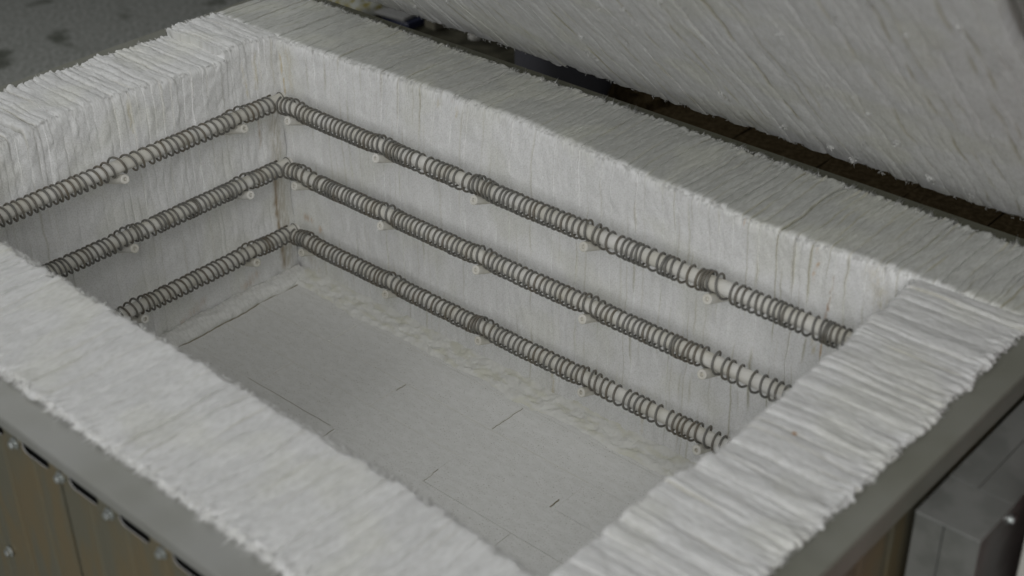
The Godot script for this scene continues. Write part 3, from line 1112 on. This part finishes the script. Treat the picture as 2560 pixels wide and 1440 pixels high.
func cabinet() -> void:
	var c := thing("cable_duct", "grey painted sheet metal duct with flat top beside the right rail of the kiln", "cabinet", Vector3(1.3895, FLOOR_Y, 0))
	var h := 0.9 - 0.048
	# two front and side covers, a lid sheet that is split along most of its length
	put("cover_panel", box(Vector3(0, 0.0, -0.32), Vector3(0.0312, h - 0.0024, 0.335), 0.0008), M.cabinet_paint, c)
	put("cover_panel", box(Vector3(0.0322, 0.0, -0.32), Vector3(0.0712, h - 0.0024, 0.3348), 0.0008), M.cabinet_paint, c)
	put("backing", box(Vector3(0.004, 0.004, -0.3205), Vector3(0.067, h - 0.004, 0.33), 0.002), M.dark_inside, c)
	put("top_sheet", box(Vector3(-0.0004, h - 0.0022, 0.262), Vector3(0.0716, h, 0.3358), 0.0009), M.cabinet_paint, c)
	put("top_sheet", box(Vector3(-0.0004, h - 0.0022, -0.32), Vector3(0.0316, h, 0.2618), 0.0004), M.cabinet_paint, c)
	put("top_sheet", box(Vector3(0.0324, h - 0.0022, -0.32), Vector3(0.0716, h, 0.2618), 0.0004), M.cabinet_paint, c)
	var bolt := hexagon_bolt(0.0042, 0.006)
	for z in [0.266, 0.02, -0.22]:
		var o := put("screw", bolt, M.zinc, c, Vector3(0.0716, h - 0.016, z))
		o.rotation.y = PI / 2
	var r := thing("red_cabinet", "red painted metal box with a white corner edge just right of the grey duct", "box", Vector3(1.4905, FLOOR_Y, 0.04))
	put("body", box(Vector3(0.002, 0, 0), Vector3(0.28, 0.95, 0.258), 0.004), M.red_paint, r)
	put("corner_strip", box(Vector3(0, 0.002, 0.2525), Vector3(0.009, 0.948, 0.2605), 0.0015), M.white_plastic, r)


# ------------------------------------------------------------------ things behind the kiln

func behind() -> void:
	var fl := put("rust_flake", rough_block(Vector3(0.0042, 0.0012, 0.0022), 0.0004, 40), M.rust_flake, self, Vector3(1.26, 0.0024, 0.366))
	tag(fl, "tiny orange rust flake lying on the white fibre rim by the grey duct", "flake")
	var b := thing("workbench", "low dark bench behind the kiln, seen through the gap under the lid", "bench", Vector3(0, FLOOR_Y, 0))
	put("bench_top", box(Vector3(-1.13, BENCH_Y - FLOOR_Y - 0.04, -1.75), Vector3(1.3, BENCH_Y - FLOOR_Y, -0.62), 0.003), M.bench_top, b)
	for x in [-1.1, 1.2]:
		for z in [-1.7, -0.68]:
			put("leg", box(Vector3(x, 0, z), Vector3(x + 0.05, BENCH_Y - FLOOR_Y - 0.0402, z + 0.05), 0.002), M.frame_steel, b)
	# a row of brown firebricks
	var seams := [0.118, 0.330, 0.5365, 0.733, 0.912, 1.10]
	var labels := ["brown firebrick next to the rough broken block behind the kiln", "second brown firebrick from the rough block behind the kiln", "third brown firebrick from the rough block behind the kiln", "fourth brown firebrick from the rough block behind the kiln", "brown firebrick at the right end of the row behind the kiln"]
	for i in 5:
		var o := put("firebrick", rough_block(Vector3(seams[i + 1] - seams[i] - 0.004, 0.065 + rng.randf_range(-0.003, 0.001), 0.36), 0.0025, 60 + i), M.fire_brick, self, Vector3((seams[i] + seams[i + 1]) / 2, BENCH_Y, -1.0 + rng.randf_range(-0.01, 0.01)))
		tag(o, labels[i], "brick", "firebricks in a row behind the kiln")
	var rb := put("broken_block", rough_block(Vector3(0.13, 0.085, 0.16), 0.013, 90), M.fire_brick, self, Vector3(0.048, BENCH_Y, -1.03))
	tag(rb, "rough broken brown block between the grey canister and the firebricks", "brick")
	var d := thing("canister", "grey steel canister standing behind the kiln beside the rough brown block", "canister", Vector3(-0.153, BENCH_Y, -0.95))
	put("body", lathe([Vector2(0.02, 0.0), Vector2(0.115, 0.0), Vector2(0.119, 0.006), Vector2(0.119, 0.012), Vector2(0.1165, 0.016), Vector2(0.1165, 0.20), Vector2(0.1, 0.22), Vector2(0.02, 0.225)], 48), M.drum_grey, d)
	put("lid_cap", lathe([Vector2(0.03, 0.224), Vector2(0.03, 0.24), Vector2(0.001, 0.241)], 24), M.black_plastic, d)
	var t := put("tape_roll", lathe([Vector2(0.010, 0.001), Vector2(0.0165, 0.0), Vector2(0.018, 0.001), Vector2(0.018, 0.011), Vector2(0.0165, 0.012), Vector2(0.010, 0.0115), Vector2(0.0095, 0.001)], 32), M.white_plastic, self, Vector3(-0.583, BENCH_Y, -1.102))
	tag(t, "small white ring with a dark hole lying on the bench under the lid", "roll of tape")
	var cs := [
		["carton", "small olive carton with a dark open top on the bench beside the blue crate", "box", Vector3(-0.715, BENCH_Y, -1.10), Vector3(0.04, 0.032, 0.062), "carton"],
		["black_case", "black case standing behind the small olive carton", "case", Vector3(-0.735, BENCH_Y, -1.20), Vector3(0.06, 0.07, 0.08), "black_plastic"],
		["slate_case", "dull grey case standing between the olive carton and the orange box", "case", Vector3(-0.672, BENCH_Y, -1.17), Vector3(0.055, 0.06, 0.10), "slate_plastic"],
		["orange_box", "small orange box peeking out under the lid behind the kiln", "box", Vector3(-0.625, BENCH_Y, -1.26), Vector3(0.05, 0.08, 0.05), "orange_paint"],
		["blue_crate", "dark blue plastic crate under a grey board behind the kiln", "crate", Vector3(-0.80, BENCH_Y, -1.09), Vector3(0.10, 0.020, 0.13), "blue_plastic"],
	]
	for c in cs:
		var s: Vector3 = c[4]
		var o := thing(c[0], c[1], c[2], c[3])
		# an open tray: bottom, four sides and a rim
		var st := new_st()
		add_box(st, Vector3(-s.x / 2, 0, -s.z / 2), Vector3(s.x / 2, s.y * 0.8, s.z / 2), 0.002)
		put("body", st.commit(), M[c[5]], o)
		put("lid" if c[0] != "carton" else "open_top", box(Vector3(-s.x / 2 - 0.001, s.y * 0.8 + 0.0004, -s.z / 2 - 0.001), Vector3(s.x / 2 + 0.001, s.y, s.z / 2 + 0.001), 0.002), M[c[5]] if c[0] != "carton" else M.black_plastic, o)
	var bd := put("grey_board", box(Vector3(-0.06, 0, -0.07), Vector3(0.045, 0.010, 0.055), 0.002), M.grey_board, self, Vector3(-0.815, BENCH_Y + 0.0202, -1.075))
	bd.rotation.y = 0.1
	tag(bd, "pale grey board lying on the dark blue crate behind the kiln", "board")
	var sm := put("material_sack", sack_mesh(), M.sack, self, Vector3(-1.02, BENCH_Y, -1.10))
	tag(sm, "white sack with yellow print lying behind the far corner of the kiln", "sack")


func rough_block(size: Vector3, amp: float, sd: int) -> ArrayMesh:
	# a block whose faces are broken up; stands on y = 0
	var st := new_st()
	var m := BoxMesh.new()
	m.size = size
	m.subdivide_width = 12
	m.subdivide_depth = 16
	m.subdivide_height = 4
	var arr := m.get_mesh_arrays()
	var v: PackedVector3Array = arr[Mesh.ARRAY_VERTEX]
	var idx: PackedInt32Array = arr[Mesh.ARRAY_INDEX]
	for i in v.size():
		var p := v[i] + Vector3(0, size.y / 2, 0)
		var d := Vector3(n2.get_noise_3d(p.x * 28 + sd, p.y * 28, p.z * 28), n2.get_noise_3d(p.x * 28, p.y * 28 + sd, p.z * 28 + 5), n2.get_noise_3d(p.x * 28, p.y * 28, p.z * 28 + sd))
		if p.y < 0.002:
			d.y = 0
		v[i] = p + d * amp
	st.set_smooth_group(-1)
	for i in idx:
		st.add_vertex(v[i])
	st.generate_normals()
	return st.commit()


func sack_mesh() -> ArrayMesh:
	var sp := SphereMesh.new()
	sp.radius = 0.5
	sp.height = 1.0
	sp.radial_segments = 40
	sp.rings = 24
	var arr := sp.get_mesh_arrays()
	var v: PackedVector3Array = arr[Mesh.ARRAY_VERTEX]
	var idx: PackedInt32Array = arr[Mesh.ARRAY_INDEX]
	for i in v.size():
		var p := v[i] * 2.0
		p = Vector3(signf(p.x) * pow(absf(p.x), 0.5), signf(p.y) * pow(absf(p.y), 0.8), signf(p.z) * pow(absf(p.z), 0.5))
		p = Vector3(p.x * 0.16, maxf(0.0, 0.025 + p.y * 0.03), p.z * 0.13)
		p.y += 0.008 * n2.get_noise_2d(p.x * 20.0, p.z * 20.0) * (1.0 if p.y > 0.01 else 0.0)
		v[i] = p
	var st := new_st()
	st.set_smooth_group(0)
	for i in idx:
		st.add_vertex(v[i])
	st.index()
	st.generate_normals()
	return st.commit()
